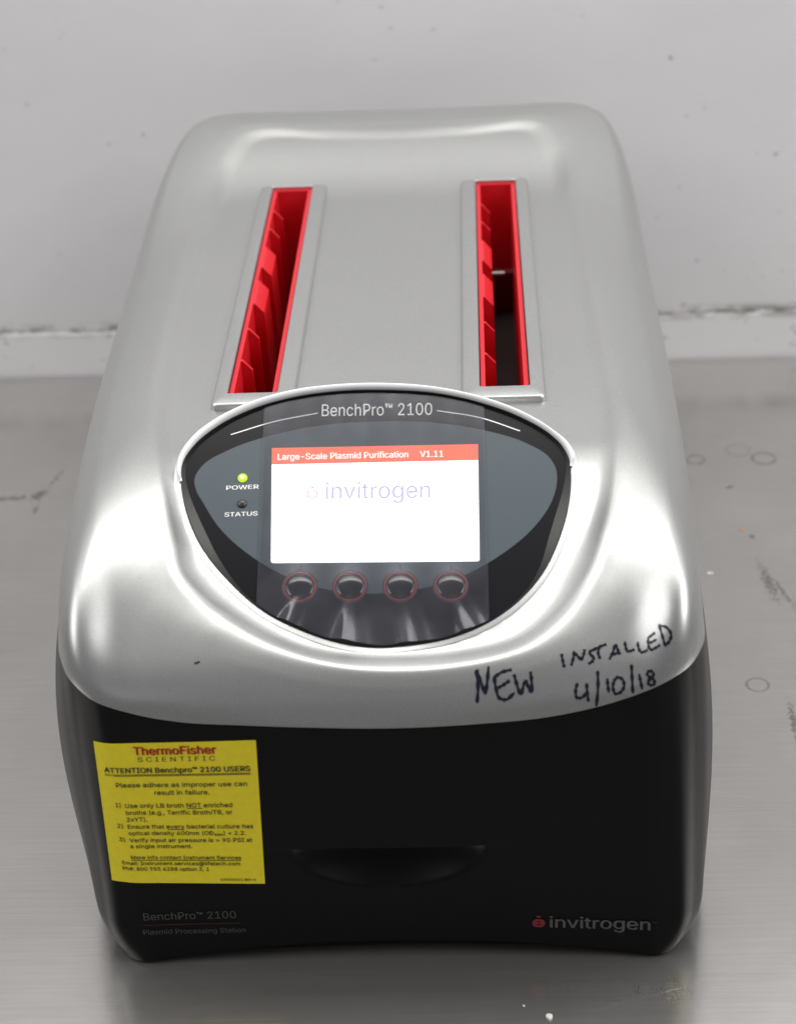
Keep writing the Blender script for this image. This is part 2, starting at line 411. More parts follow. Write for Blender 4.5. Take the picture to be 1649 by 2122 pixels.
# dish
MED = [np.array([0, min(.47, max(.16, c[1]))]) for c in CR]
NR = 56
DC = []
for i in range(NP):   # how far it is from the crease in to the display, column by column
    d_ = .0175; L = np.linalg.norm(CR[i][:2]-MED[i])
    if CR[i][1] < .19:
        for e_ in np.arange(.02, .7, .004):
            q_ = CR[i][:2]+e_*(MED[i]-CR[i][:2])
            if in_poly(PIN, q_[0]*1000, (q_[1]-.05)/math.cos(math.radians(30))*1000): d_ = min(.03, e_*L-.0008); break
    DC.append(d_)
DC = np.array(DC)
for it in range(12): DC = .5*DC+.25*(np.roll(DC, 1)+np.roll(DC, -1))
for k in range(1, NR+1):
    e = (k/NR)**1.3; R = []
    for i in range(NP):
        B = CR[i]; Mx = MED[i]; xy = Mx+(1-e)*(B[:2]-Mx); dist = e*np.linalg.norm(B[:2]-Mx)
        back = smoothstep(.40, .56, B[1]); front = 1-smoothstep(.06, .14, B[1])
        D = .017*(1-back-front)+.022*back+(.012+.0055*smoothstep(.045, .075, B[1]))*front
        w = (1-smoothstep(0, D, dist))*(1-front)+front*max(0, 1-dist/DC[i])**1.2
        z0 = zin(xy[0], xy[1])
        zz = z0*(1-w)+B[2]*w
        if xy[1] < .19 and in_poly(PIN, xy[0]*1000, (xy[1]-.05)/math.cos(math.radians(30))*1000): zz -= .008*(1-smoothstep(.15, .172, xy[1]))
        R.append((xy[0], xy[1], zz))
    rings.append(R)
# round the crease a little
kc = 2+NB; H = np.array(rings)
for it in range(36):
    Lr = np.zeros_like(H); Lr[kc-7:kc+6] = .5*(H[kc-6:kc+7]+H[kc-8:kc+5])-H[kc-7:kc+6]
    H = H+.5*Lr*np.array([.15, .15, 1])
rings = [[tuple(p) for p in R] for R in H]
V, F = loft(rings)
SL = {-1: (-.0805, -.0538), 1: (.0538, .0803)}
RAIL = {-1: (-.0884, -.0442), 1: (.0440, .0884)}
RY0, RY1, SY0, SY1 = .1962, .5005, .2090, .4985-.0005
def keep(f):
    c = np.mean([V[i] for i in f], axis=0)
    for s in (-1, 1):
        if RAIL[s][0]+.005 < c[0] < RAIL[s][1]-.005 and RY0+.006 < c[1] < RY1-.0013 and c[2] > .19: return False
    return True
F = [f for f in F if keep(f)]
cover = mesh_obj("top_cover", V, F, M['silver'], INS, True); recalc(cover)
cover.data.set_sharp_from_angle(angle=math.radians(80))
cover['label'] = "silver metallic top cover"

# lower body
def lower_ring(tt, inset=0.0, drop=0.0):
    z = tt*ZS; R = []; b = tt**.5
    for i in range(NP):
        x = FO[i][0]+(SE[i][0]-FO[i][0])*b; y = FO[i][1]+(SE[i][1]-FO[i][1])*tt
        zz = .001+(SE[i][2]-.001)*tt-drop
        x *= 1+.040*4*tt*(1-tt)*(1 if x > 0 else 1.85)*smoothstep(.02, .09, y)
        rb = max(0, 1-z/.022)**2*.006
        x -= (rb+inset)*np.sign(x)*smoothstep(.11, .14, abs(x))
        if y > .3: y -= inset+rb
        else: y += inset+rb*smoothstep(.125, .15, abs(x))
        R.append([x+.0065*(1-tt), y, zz])
    return R
zs = [1, 1, .992]+list(np.linspace(.975, .15, 120))+[.12, .095, .07, .048, .03, .015, 0]
rings = []
HC, HW, HZ = .0035, .0480, .0735   # pull handle: centre x, half width, top edge z
for k, z in enumerate(zs):
    R = lower_ring(z, .0018 if k == 0 else (.0009 if k == 1 else .0004), .0007 if k == 0 else (.0010 if k == 1 else 0))
    for p in R:
        x, y, zz = p
        if y < .06 and abs(x) < .155:
            # arch of the foot line: lowest at the corners
            arch = .0115*(1-min(1, (abs(x-.0065)/.138))**2.2)
            p[2] = zz+arch*(1-zz/ZS)**6
            u = (x-HC)/HW
            if abs(u) < 1 and zz < HZ+.006:
                dep = .027*math.sqrt(1-u*u)
                if zz <= HZ: q = (HZ-zz)/max(.0001, dep)
                else: q = 0
                if zz <= HZ and q < 1: p[1] += .017*(1-q**2)*(1-u*u)
            # faint ledge above the pull
            if abs(x-HC) < .062 and HZ < zz < HZ+.03:
                p[1] -= .0009*(1-(abs(x-HC)/.062)**2)*(1-(zz-HZ)/.03)**1.5
    rings.append([tuple(p) for p in R])
Lz = rings[-1]
rings.append([(p[0]*.97, p[1]+(.004 if p[1] < .3 else -.004), p[2]+.0006) for p in Lz])
V, F = loft(rings)
body = mesh_obj("lower_body", V, F, M['black'], INS, True); recalc(body)
body.data.set_sharp_from_angle(angle=math.radians(38))
body['label'] = "black plastic lower body with hollow pull grip"
# recessed plinth under the arch and the gap behind the seam
pl_ = [[(p[0]*.93, p[1]+(.010 if p[1] < .3 else -.010), z) for p in lower_ring(.06)] for z in (.0008, .024)]
V, F = loft(pl_, True, True, True); mesh_obj("base_plinth", V, F, M['blackgap'], INS, False)
V, F = loft([[(p[0]*.975, p[1]+(.003 if p[1] < .3 else -.003), p[2]+dz) for p in lower_ring(1)] for dz in (-.012, .004)])
mesh_obj("seam_gasket", V, F, M['blackgap'], INS, True)

# slot rails, red liners and ribs
RIBS = [(.4612, .4632), (.4322, .4342), (.3745, .4050), (.3235, .3555), (.2895, .2917), (.2505, .2527)]
for s in (-1, 1):
    x0, x1 = RAIL[s]; a0, a1 = SL[s]
    zt = .2256
    lo = [[(p[0], p[1], zt-.0075) for p in rrect(a0, SY0, a1, SY1, .0015)],
          [(p[0], p[1], zt-.0004) for p in rrect(a0, SY0, a1, SY1, .0015)],
          [(p[0], p[1], zt) for p in rrect(a0-.0004, SY0-.0004, a1+.0004, SY1+.0004, .0017)],
          [(p[0], p[1], zt) for p in rrect(x0+.0018, RY0+.0018, x1-.0018, RY1-.0018, .0022)],
          [(p[0], p[1], zt-.0004) for p in rrect(x0+.0009, RY0+.0009, x1-.0009, RY1-.0009, .0028)],
          [(p[0], p[1], zt-.0014) for p in rrect(x0+.0002, RY0+.0002, x1-.0002, RY1-.0002, .0034)],
          [(p[0], p[1], zt-.0030) for p in rrect(x0, RY0, x1, RY1, .0036)],
          [(p[0], p[1], zt-.0200) for p in rrect(x0-.0012, RY0-.0016, x1+.0012, RY1+.0012, .0042)]]
    V, F = loft(lo); o = mesh_obj("slot_rail", V, F, M['silver'], INS, True, 35); recalc(o)
    # liner: red frame tube
    zr = zt-.0022; w = .0024; zb = .150
    q0, q1, e0, e1 = a0+.0006, a1-.0006, SY0+.0006, SY1-.0006
    lo = [[(p[0], p[1], zb) for p in rrect(q0, e0, q1, e1, .001)],
          [(p[0], p[1], zr) for p in rrect(q0, e0, q1, e1, .001)],
          [(p[0], p[1], zr) for p in rrect(q0+w, e0+w, q1-w, e1-w, .0006)],
          [(p[0], p[1], zb) for p in rrect(q0+w+.0004, e0+w+.002, q1-w-.0004, e1-w-.002, .0006)]]
    V, F = loft(lo); lin = mesh_obj("slot_liner", V, F, M['red'], INS, False); recalc(lin)
    lin['label'] = "red plastic slot liner"
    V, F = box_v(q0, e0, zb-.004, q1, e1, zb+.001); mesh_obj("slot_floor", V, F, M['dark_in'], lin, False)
    for (b0, b1) in RIBS:
        xa = q0+w-.0002; pr = .0062
        prof = [(xa, zr-.0002), (xa+.0012, zr-.0004), (xa+pr, zr-.0062), (xa+pr+.0012, zb), (xa, zb)]
        V = [(px, b0, pz) for px, pz in prof]+[(px, b1, pz) for px, pz in prof]
        n = len(prof); F = [tuple(range(n)), tuple(range(2*n-1, n-1, -1))]+[(i, i+n, (i+1) % n+n, (i+1) % n) for i in range(n)]
        o = mesh_obj("rib", V, F, M['red'], lin, False); recalc(o)
    # thin split line at the front of the liner rim, mid width
    xm = (q0+q1)/2; V, F = box_v(xm-.00015, e0-.0001, zr-.004, xm+.00015, e0+w-.0003, zr+.00012); mesh_obj("split_line", V, F, M['dark_in'], lin, False)
    if s == 1:
        V, F = box_v(q0+w+.008, .4500, .151, q1-w, .4560, .180); mesh_obj("pin_block", V, F, M['red_shaded'], lin, False)
        ring = [[(x, .4455+rr*math.cos(a*math.pi/8), .1815+rr*math.sin(a*math.pi/8)) for a in range(16)] for x, rr in ((q0+w, .0019), (q1-w-.0060, .0019), (q1-w-.0052, .0012))]
        V, F = loft(ring, True, True, True); o = mesh_obj("steel_pin", V, F, M['steel_pin'], lin, True, 40); recalc(o)
        V, F = box_v(q0+w+.009, .262, .151, q1-w-.004, .300, .176); mesh_obj("inner_block", V, F, M['blackgap'], lin, False)

# ------------------------------------------------------------------ display
PO = np.array([0, .05, .1735]); PE = np.array([0, math.cos(math.radians(30)), .5]); PN = np.array([0, -.5, math.cos(math.radians(30))])
def pp(u, v, n=0.0):   # millimetres on the display plane
    return tuple(PO+np.array([u, 0, 0])*.001+PE*v*.001+PN*n*.001)
GREY = [(4.4, 27.8), (25.2, 30.3), (43.8, 36.3), (62.7, 47.5), (77.3, 60.3), (87.2, 74.7), (90.4, 85), (90.4, 94), (87.4, 100.5), (76.2, 109.1), (54.8, 117.3), (30.7, 122.3), (1.5, 124), (-18, 123.4), (-37, 120.8), (-54.7, 116.6), (-74, 109.0), (-85.7, 101.0), (-89.3, 93.5), (-88.2, 87), (-84.2, 79.5), (-76.6, 66.8), (-59.3, 49.4), (-40.1, 37.2), (-16.6, 29.3)]
PC = catmull(PANEL, 6); GC = catmull(GREY, 6)
def inset_panel(p, k):
    u, v = p; i = 1.3+4.4*math.exp(-((v-62)/28)**2)*smoothstep(35, 80, abs(u))
    c = np.array([0, 75.]); d = c-np.array(p); d /= np.linalg.norm(d); d[1] *= .4
    return np.array(p)+d*i*k
R0 = [pp(u, v, -9) for u, v in PC]; R1 = [pp(u, v, -.2) for u, v in PC]; R1b = [pp(*inset_panel(p, .08), .35) for p in PC]
R2 = [pp(*inset_panel(p, 1), -1.6) for p in PC]
V, F = loft([R0, R1, R1b, R2]); o = mesh_obj("display_gasket", V, F, M['gasket'], INS, True, 35); recalc(o)
def flat_poly(name, pts, n, mat, parent, sm=False, lab=None):
    V = [pp(u, v, n) for u, v in pts]
    tris = tessellate_polygon([[Vector((u, v, 0)) for u, v in pts]])
    F = []
    for a, b, c in tris:
        (ax, ay), (bx, by), (cx, cy) = pts[a], pts[b], pts[c]
        F.append((a, b, c) if (bx-ax)*(cy-ay)-(by-ay)*(cx-ax) > 0 else (a, c, b))
    return mesh_obj(name, V, F, mat, parent, sm, None, lab)
def bead(p, k):
    c = np.array([0, 72.]); d = np.array(p)-c; d /= np.linalg.norm(d); return np.array(p)+d*k
bm = bmesh.new(); bm.from_mesh(cover.data); BC0 = BVHTree.FromBMesh(bm); bm.free()
def dish_off(p, k):
    q = Vector(pp(*bead(p, k), 0)); h = BC0.ray_cast(q+Vector(PN)*.03, -Vector(PN))
    return (h[0]-q).dot(Vector(PN))*1000 if h[0] is not None else -.6
OF = {k: np.array([dish_off(p, k) for p in PC]) for k in (2.4, 3.1, 3.9)}
for k in OF:
    a_ = np.clip(OF[k], -1.5, 2.5)
    for it in range(18): a_ = .5*a_+.25*(np.roll(a_, 1)+np.roll(a_, -1))
    OF[k] = a_
n_ = len(PC); C_ = []
for kk, hh in ((3.9, OF[3.9]-.30), (3.3, OF[3.1]*.7+OF[3.9]*.3+.04), (2.7, (OF[2.4]+OF[3.1])/2+.12), (2.0, OF[2.4]*.85+.10), (1.3, OF[2.4]*.5-.08), (.7, OF[2.4]*.2-.20), (.1, OF[2.4]*0-.28), (-.3, OF[2.4]*0-1.3)):
    C_.append([pp(*bead(PC[i], kk), hh[i]) for i in range(n_)])
V, F = loft(C_)
o = mesh_obj("rim_bead", V, F, M['silver'], INS, True); recalc(o)
PF = [inset_panel(p, 1.02) for p in PC]
face = flat_poly("display_panel", PF, -1.5, M['panelblack'], INS, False, "black oval display panel")
FN = -1.5
flat_poly("grey_field", [tuple(p) for p in GC], FN+.12, M['panelgrey'], face)

# text (Blender's own interface font when it is there)
FONT = None
try:
    import os
    FONT = bpy.data.fonts.load(os.path.join(bpy.utils.resource_path('LOCAL'), 'datafiles', 'fonts', 'Inter.woff2'))
except Exception:
    FONT = None
def text2d(body, bold=0.0):
    cu = bpy.data.curves.new("t", 'FONT'); cu.body = body; cu.size = 1
    if FONT: cu.font = FONT
    cu.size = 1; cu.resolution_u = 3; cu.fill_mode = 'FRONT'
    ob = bpy.data.objects.new("t", cu); COL.objects.link(ob)
    dg = bpy.context.evaluated_depsgraph_get(); ev = ob.evaluated_get(dg); me = ev.to_mesh()
    V = np.array([v.co[:2] for v in me.vertices]); F = [tuple(p.vertices) for p in me.polygons]
    ev.to_mesh_clear(); bpy.data.objects.remove(ob); bpy.data.curves.remove(cu)
    return V, F
CAPH = text2d("H")[0][:, 1].max(); XH = text2d("x")[0][:, 1].max()
def name_plane(P): return P[0][2] > ZS+.02 and P[0][1] > .05
def place_text(name, body, x0, x1, base, cap, fn, mat, parent, bold=0.0, base1=None, capref=None):
    V, F = text2d(body, bold)
    a, b = V[:, 0].min(), V[:, 0].max(); sx = (x1-x0)/(b-a); sy = cap/(capref or CAPH)
    b1 = base if base1 is None else base1
    P = []
    n = len(V); FF = []
    for q, (ox, oy) in enumerate(((0, 0),) if bold <= 0 else ((0, 0), (-1, .4), (1, -.4))):
        for vx, vy in V:
            f = (vx-a)/(b-a); P.append(fn(x0+(vx-a+ox*bold)*sx, base+(b1-base)*f+(vy+oy*bold)*sy))
        FF += [tuple(i+q*n for i in fc) for fc in F]
    if bold > 0:
        nrm = PN if name_plane(P) else np.array([0, -1, 0])
        P = [tuple(np.array(p)+nrm*.00004*(i//n)) for i, p in enumerate(P)]
    return mesh_obj(name, P, FF, mat, parent, False)
pf = lambda h: (lambda u, v: pp(u, v, h))
place_text("lettering", "BenchPro\u2122 2100", -26.4, 29.5, 127.9, 7.0, pf(FN+.15), M['white_ink'], face, 0, 127.0)
def strip(name, pts, w, fn, mat, parent):
    pts = np.array(pts, float); V = []; n = len(pts)
    for i in range(n):
        d = pts[min(n-1, i+1)]-pts[max(0, i-1)]; d /= np.linalg.norm(d); q = np.array([-d[1], d[0]])*w/2
        V += [fn(*(pts[i]+q)), fn(*(pts[i]-q))]
    return mesh_obj(name, V, [(2*i, 2*i+1, 2*i+3, 2*i+2) for i in range(n-1)], mat, parent, False)
strip("printed_arc", catmull([(-72.2, 118.5), (-50, 125.6), (-28.4, 129.8)], 8, False), .55, pf(FN+.15), M['white_ink'], face)
strip("printed_arc", catmull([(31.9, 129.4), (53.5, 124.6), (73.4, 116.2)], 8, False), .55, pf(FN+.15), M['white_ink'], face)
place_text("lettering", "POWER", -73.1, -57.0, 86.6, 2.3, pf(FN+.2), M['white_ink'], face, .01, 86.9)
place_text("lettering", "STATUS", -73.3, -57.0, 71.5, 2.3, pf(FN+.2), M['white_ink'], face, .01, 71.8)
def dome(name, u, v, r, h, n0, mat, parent, rings_=7, seg=28):
    R = [[pp(u+r*math.cos(a*2*math.pi/seg), v+r*math.sin(a*2*math.pi/seg), n0) for a in range(seg)]]
    for k in range(1, rings_):
        t_ = k/rings_*math.pi/2
        R.append([pp(u+r*math.cos(t_)*math.cos(a*2*math.pi/seg), v+r*math.cos(t_)*math.sin(a*2*math.pi/seg), n0+.2+h*math.sin(t_)) for a in range(seg)])
    V, F = loft(R, True, False, True); o = mesh_obj(name, V, F, mat, parent, True, 60); recalc(o); return o
l = dome("power_light", -65.2, 93.2, 2.5, 1.6, FN-.1, M['led_on'], INS); l['label'] = "lit yellow-green power light"
dome("lamp_core", -65.2, 92.9, 1.1, .6, FN+1.35, M['led_core'], l)
l = dome("status_light", -64.9, 78.6, 2.5, 1.4, FN-.1, M['led_off'], INS); l['label'] = "unlit dark grey status light"
# screen
scr = flat_poly("screen", [(-51.1, 109.9), (-49.5, 46.5), (-49.0, 45.7), (-48.2, 45.4), (50.8, 43.8), (51.4, 44.1), (51.7, 44.9), (52.2, 109.1)][::1], FN+.22, M['scr_white'], INS, False, "glowing white screen with red header bar")
flat_poly("screen_header", [(-51.1, 109.9), (-50.9, 100.4), (52.12, 99.9), (52.2, 109.1)], FN+.30, M['scr_red'], scr)
place_text("lettering", "Large-Scale Plasmid Purification", -47.9, 17.3, 102.9, 3.5, pf(FN+.38), M['scr_text'], scr, .022, 102.5)
place_text("lettering", "V1.11", 23.3, 34.8, 102.4, 3.5, pf(FN+.38), M['scr_text'], scr, .022, 102.3)
place_text("lettering", "invitrogen", -23.5, 28.2, 80.0, 6.9, pf(FN+.30), M['scr_logo'], scr, -.006, 79.3, XH)
def arc_pts(cx, cy, rx, ry, a0, a1, n=14):
    return [(cx+rx*math.cos(math.radians(a0+(a1-a0)*i/n)), cy+ry*math.sin(math.radians(a0+(a1-a0)*i/n))) for i in range(n+1)]
def emblem(cx, cy, r, fn, mat, parent, solid):
    w = r*(.62 if solid else .30); rr = r-w/2
    strip("logo_mark", arc_pts(cx, cy, rr, rr*.92, 118, 242), w, fn, mat, parent)
    strip("logo_mark", arc_pts(cx, cy, rr, rr*.92, -62, 62), w, fn, mat, parent)
    for dy, ww in ((-.62, .5), (0, .34), (.62, .5)):
        strip("logo_mark", [(cx-r*ww, cy+r*dy), (cx+r*ww, cy+r*dy)], r*(.42 if solid else .24), fn, mat, parent)
    strip("logo_mark", [(cx-r*.3, cy+r*1.32), (cx+r*.3, cy+r*1.32)], r*.42, fn, mat, parent)
emblem(-30.2, 83.0, 2.9, pf(FN+.30), M['scr_logored'], scr, False)
# buttons
def disc(name, u, v, r, n0, mat, parent, r_in=None, seg=36):
    ca = [(math.cos(a*2*math.pi/seg), math.sin(a*2*math.pi/seg)) for a in range(seg)]
    if r_in is None: return flat_poly(name, [(u+r*c, v+r*s_) for c, s_ in ca], n0, mat, parent)
    V, F = loft([[pp(u+r_in*c, v+r_in*s_, n0+.25) for c, s_ in ca], [pp(u+(r_in+r)/2*c, v+(r_in+r)/2*s_, n0+.55) for c, s_ in ca], [pp(u+r*c, v+r*s_, n0+.1) for c, s_ in ca]])
    o = mesh_obj(name, V, F, mat, parent, True); recalc(o); return o
BT = [(-35.2, 32.1), (-10.8, 31.8), (13.4, 31.3), (37.7, 30.8)]
for u, v in BT:
    b_ = dome("button", u, v, 7.3, 1.7, FN-.1, M['btn'], INS, 8, 36)
    disc("button_ring", u, v, 8.0, FN+.3, M['btnring'], b_, 7.15)
    disc("button_surround", u, v, 8.75, FN+.2, M['btnhalo'], b_)
    flat_poly("arrow_mark", [(u-1.3, v+9.0), (u+1.3, v+9.0), (u, v+12.0)], FN+.24, M['arrow'], b_)
# white hood lip over the upper edge
HOUT = [(-96.6, 91.0), (-98.1, 95.5), (-97.9, 104.6), (-91.8, 116.4), (-79.7, 127.3), (-62.7, 136.4), (-43, 142.5), (-18.4, 145.4), (6.3, 145.4), (30.8, 142.4), (55.2, 135.5), (74.4, 126.6), (88.7, 116.2), (97.6, 106.7), (100.2, 99.5), (98.6, 94.0)]
HIN = [(-95.2, 91.5), (-95.9, 95.0), (-95.3, 102.8), (-90.2, 112.4), (-79.1, 123.0), (-62.3, 132.6), (-42.8, 138.8), (-18.2, 142.0), (6.3, 141.9), (30.7, 139.2), (55.0, 132.3), (74.1, 123.3), (88.0, 113.2), (95.0, 105.0), (97.4, 98.5), (97.3, 94.5)]
HO = catmull(HOUT, 8, False); HI = catmull(HIN, 8, False)
rr = []
for k in range(len(HO)):
    t_ = k/(len(HO)-1); e_ = smoothstep(0, .07, t_)*smoothstep(0, .07, 1-t_)
    a_, b_ = HI[k], HO[k]; mid = (a_+b_)/2
    col = [pp(*a_, -3.2), pp(*a_, .3+.9*e_), pp(*(a_*.75+b_*.25), .5+1.7*e_), pp(*mid, .5+2.1*e_), pp(*(a_*.25+b_*.75), .4+1.7*e_), pp(*b_, .1+.5*e_)]
    q = np.array(pp(*b_, 0)); out = np.array([b_[0]*.004*.001, .0012, 0])
    col.append(tuple(q+out*1.0+np.array([0, .0004, -.003]))); col.append((q[0]*1.004, q[1]+.0035*e_+.0005, min(q[2]-.004, .2185-.004)))
    rr.append(col)
V, F = loft(rr, closed=False); o = mesh_obj("display_hood", V, F, M['trim'], INS, True, 50); recalc(o); o['label'] = "white raised rim over the top of the display"

# protective film stuck over the middle of the display, rippled round the buttons
def edge_v(u, upper):
    best = None
    n = len(PC)
    for i in range(n):
        (a, b), (c, d) = PC[i], PC[(i+1) % n]
        if (a-u)*(c-u) <= 0 and a != c:
            v = b+(d-b)*(u-a)/(c-a)
            if best is None or (v > best if upper else v < best): best = v
    return best
NU, NV = 120, 150; V = []; F = []
def film_h(u, v):
    h = .9
    for bu, bv in BT:
        d = math.hypot(u-bu, v-bv); h = max(h, .9+1.15*math.exp(-(d/11.5)**2))
    # folds fanning out below the buttons, the loose lower end lifting off the panel
    if v < 30:
        for (bu, bv), amp, lean in zip(BT, (4.2, 3.2, 2.2, 2.8), (-.38, -.08, .12, .34)):
            dv = max(0, bv-5-v); c = bu+lean*dv; wd = 3.0+.10*dv
            h += amp*dv/22*(math.exp(-((u-c)/wd)**2)+.45*math.exp(-((u-c-6.5-.1*dv)/(wd*.8))**2))
    h += .05*math.sin(u*.21+v*.05)+.010*math.sin(u*.9-v*.08+1)+.02*math.sin(v*.11+u*.06)
    if v > 112: h += .10*(v-112)/25*math.sin(u*.42+1)*smoothstep(112, 120, v)
    return h
for i in range(NU+1):
    u = -55.7+111.4*i/NU; vt = edge_v(u, True)-1.3; vb = edge_v(u, False)+1.2
    for j in range(NV+1):
        v = vb+(vt-vb)*j/NV; V.append(pp(u, v, FN+film_h(u, v)))
for i in range(NU):
    for j in range(NV):
        a = i*(NV+1)+j; F.append((a, a+NV+1, a+NV+2, a+1))
o = mesh_obj("protective_film", V, F, M['film'], INS, True); o['label'] = "clear wrinkled protective film over the screen and buttons"

# ------------------------------------------------------------------ front print and yellow notice
bm = bmesh.new(); bm.from_mesh(body.data); BV = BVHTree.FromBMesh(bm); bm.free()
def front(x, z, h=.0003):
    hit = BV.ray_cast(Vector((x, -.5, z)), Vector((0, 1, 0)))
    return (hit[0].x, hit[0].y-h, hit[0].z)
ff = lambda h: (lambda x, z: front(x*.001, z*.001, h))
place_text("lettering", "BenchPro\u2122 2100", -120.8, -74.3, 29.8, 4.6, ff(.0005), M['dim_ink'], body, 0, 29.9)
strip("printed_line", [(-121.3+i*4.9, 26.6) for i in range(11)], .35, ff(.0005), M['dimred_ink'], body)
place_text("lettering", "Plasmid Processing Station", -122, -70.3, 20.6, 3.1, ff(.0005), M['dim_ink'], body, 0, 20.4)
place_text("lettering", "invitrogen", 82.2, 131.8, 20.6, 5.4, ff(.0005), M['logo_ink'], body, .012, 19.0, XH)
place_text("lettering", "\u2122", 133.2, 135.2, 22.8, 1.2, ff(.0005), M['dim_ink'], body)
emblem(76.6, 23.4, 3.2, ff(.0005), M['logored_ink'], body, True)
NCP = ((-133.5, 137.5), (-55.1, 141.2), (-58.1, 52.1), (-134.4, 54.2))
# notice: corners (x, z) on the front face
NC = [np.array(p) for p in NCP]
def nmap(u, v, h):
    q = (1-v)*((1-u)*NC[0]+u*NC[1])+v*((1-u)*NC[3]+u*NC[2]); return front(q[0]*.001, q[1]*.001, h)
n = 30; V = [nmap(i/n, j/n, .00045) for i in range(n+1) for j in range(n+1)]+[nmap(i/n, j/n, .00005) for i in range(n+1) for j in range(n+1)]
K = (n+1)**2; F = []
for i in range(n):
    for j in range(n):
        a = i*(n+1)+j; F += [(a, a+1, a+n+2, a+n+1), (K+a, K+a+n+1, K+a+n+2, K+a+1)]
for i in range(n):
    a, b = i, i+1; F.append((a, K+a, K+b, b)); a, b = n*(n+1)+i, n*(n+1)+i+1; F.append((a, b, K+b, K+a))
    a, b = i*(n+1), (i+1)*(n+1); F.append((a, b, K+b, K+a)); a, b = a+n, b+n; F.append((a, K+a, K+b, b))
notice = mesh_obj("notice_sticker", V, F, M['yellow'], INS, True, 40); recalc(notice); notice['label'] = "square yellow notice sticker printed with user instructions"
LINES = [
  ('ThermoFisher', 0.2481, 0.7538, 0.0772, 0.0547, 'r'), ('S C I E N T I F I C', 0.2663, 0.7447, 0.1246, 0.0310, 't'),
  ('ATTENTION Benchpro\u2122 2100 USERS', 0.0487, 0.9550, 0.2013, 0.0351, 'b'), ('Please adhere as improper use can', 0.1116, 0.9290, 0.3020, 0.0310, 'n'),
  ('result in failure.', 0.3475, 0.6914, 0.3567, 0.0310, 'n'), ('1)', 0.0914, 0.1247, 0.4447, 0.0302, 'n'),
  ('Use only LB broth NOT enriched', 0.1544, 0.8274, 0.4478, 0.0302, 'n'), ('broths (e.g., Terrific Broth/TB, or', 0.1531, 0.8240, 0.4976, 0.0294, 'n'),
  ('2xYT).', 0.1531, 0.2832, 0.5464, 0.0294, 'n'), ('2)', 0.0847, 0.1219, 0.5959, 0.0294, 'n'),
  ('Ensure that every bacterial culture has', 0.1535, 0.9492, 0.5979, 0.0286, 'n'), ('optical density 600nm (OD\u2086\u2080\u2080) < 2.2.', 0.1532, 0.8999, 0.6450, 0.0277, 'n'),
  ('3)', 0.0857, 0.1231, 0.6941, 0.0278, 'n'), ('Verify input air pressure is > 90 PSI at', 0.1533, 0.9371, 0.6958, 0.0277, 'n'),
  ('a single instrument.', 0.1539, 0.5522, 0.7398, 0.0269, 'n'), ('More info contact Instrument Services', 0.1502, 0.8583, 0.8220, 0.0261, 'n'),
  ('Email: Instrument.services@lifetech.com', 0.0869, 0.8493, 0.8650, 0.0253, 'n'), ('Ph#: 800 955 6288 option 3, 1', 0.0862, 0.6459, 0.9066, 0.0253, 'n'),
  ('100033161 REV A', 0.7129, 0.9429, 0.9766, 0.0147, 'n')]
for body_, a, b, base, cap, st in LINES:
    fn = lambda u, v: nmap(u, -v, .0006)
    place_text("lettering", body_, a, b, -base, cap, fn, M['redink'] if st == 'r' else M['ink'], notice, {'r': .032, 'b': .022, 't': 0, 'n': .004}[st])
for a, b, v in ((.0471, .9540, .2150), (.0465, .9537, .2235), (.5421, .6383, .4554), (.4059, .5125, .6060), (.1493, .8576, .8310)):
    strip("underline", [(a+(b-a)*i/12, -v) for i in range(13)], .0042, lambda u, vv: nmap(u, -vv, .0006), M['ink'], notice)

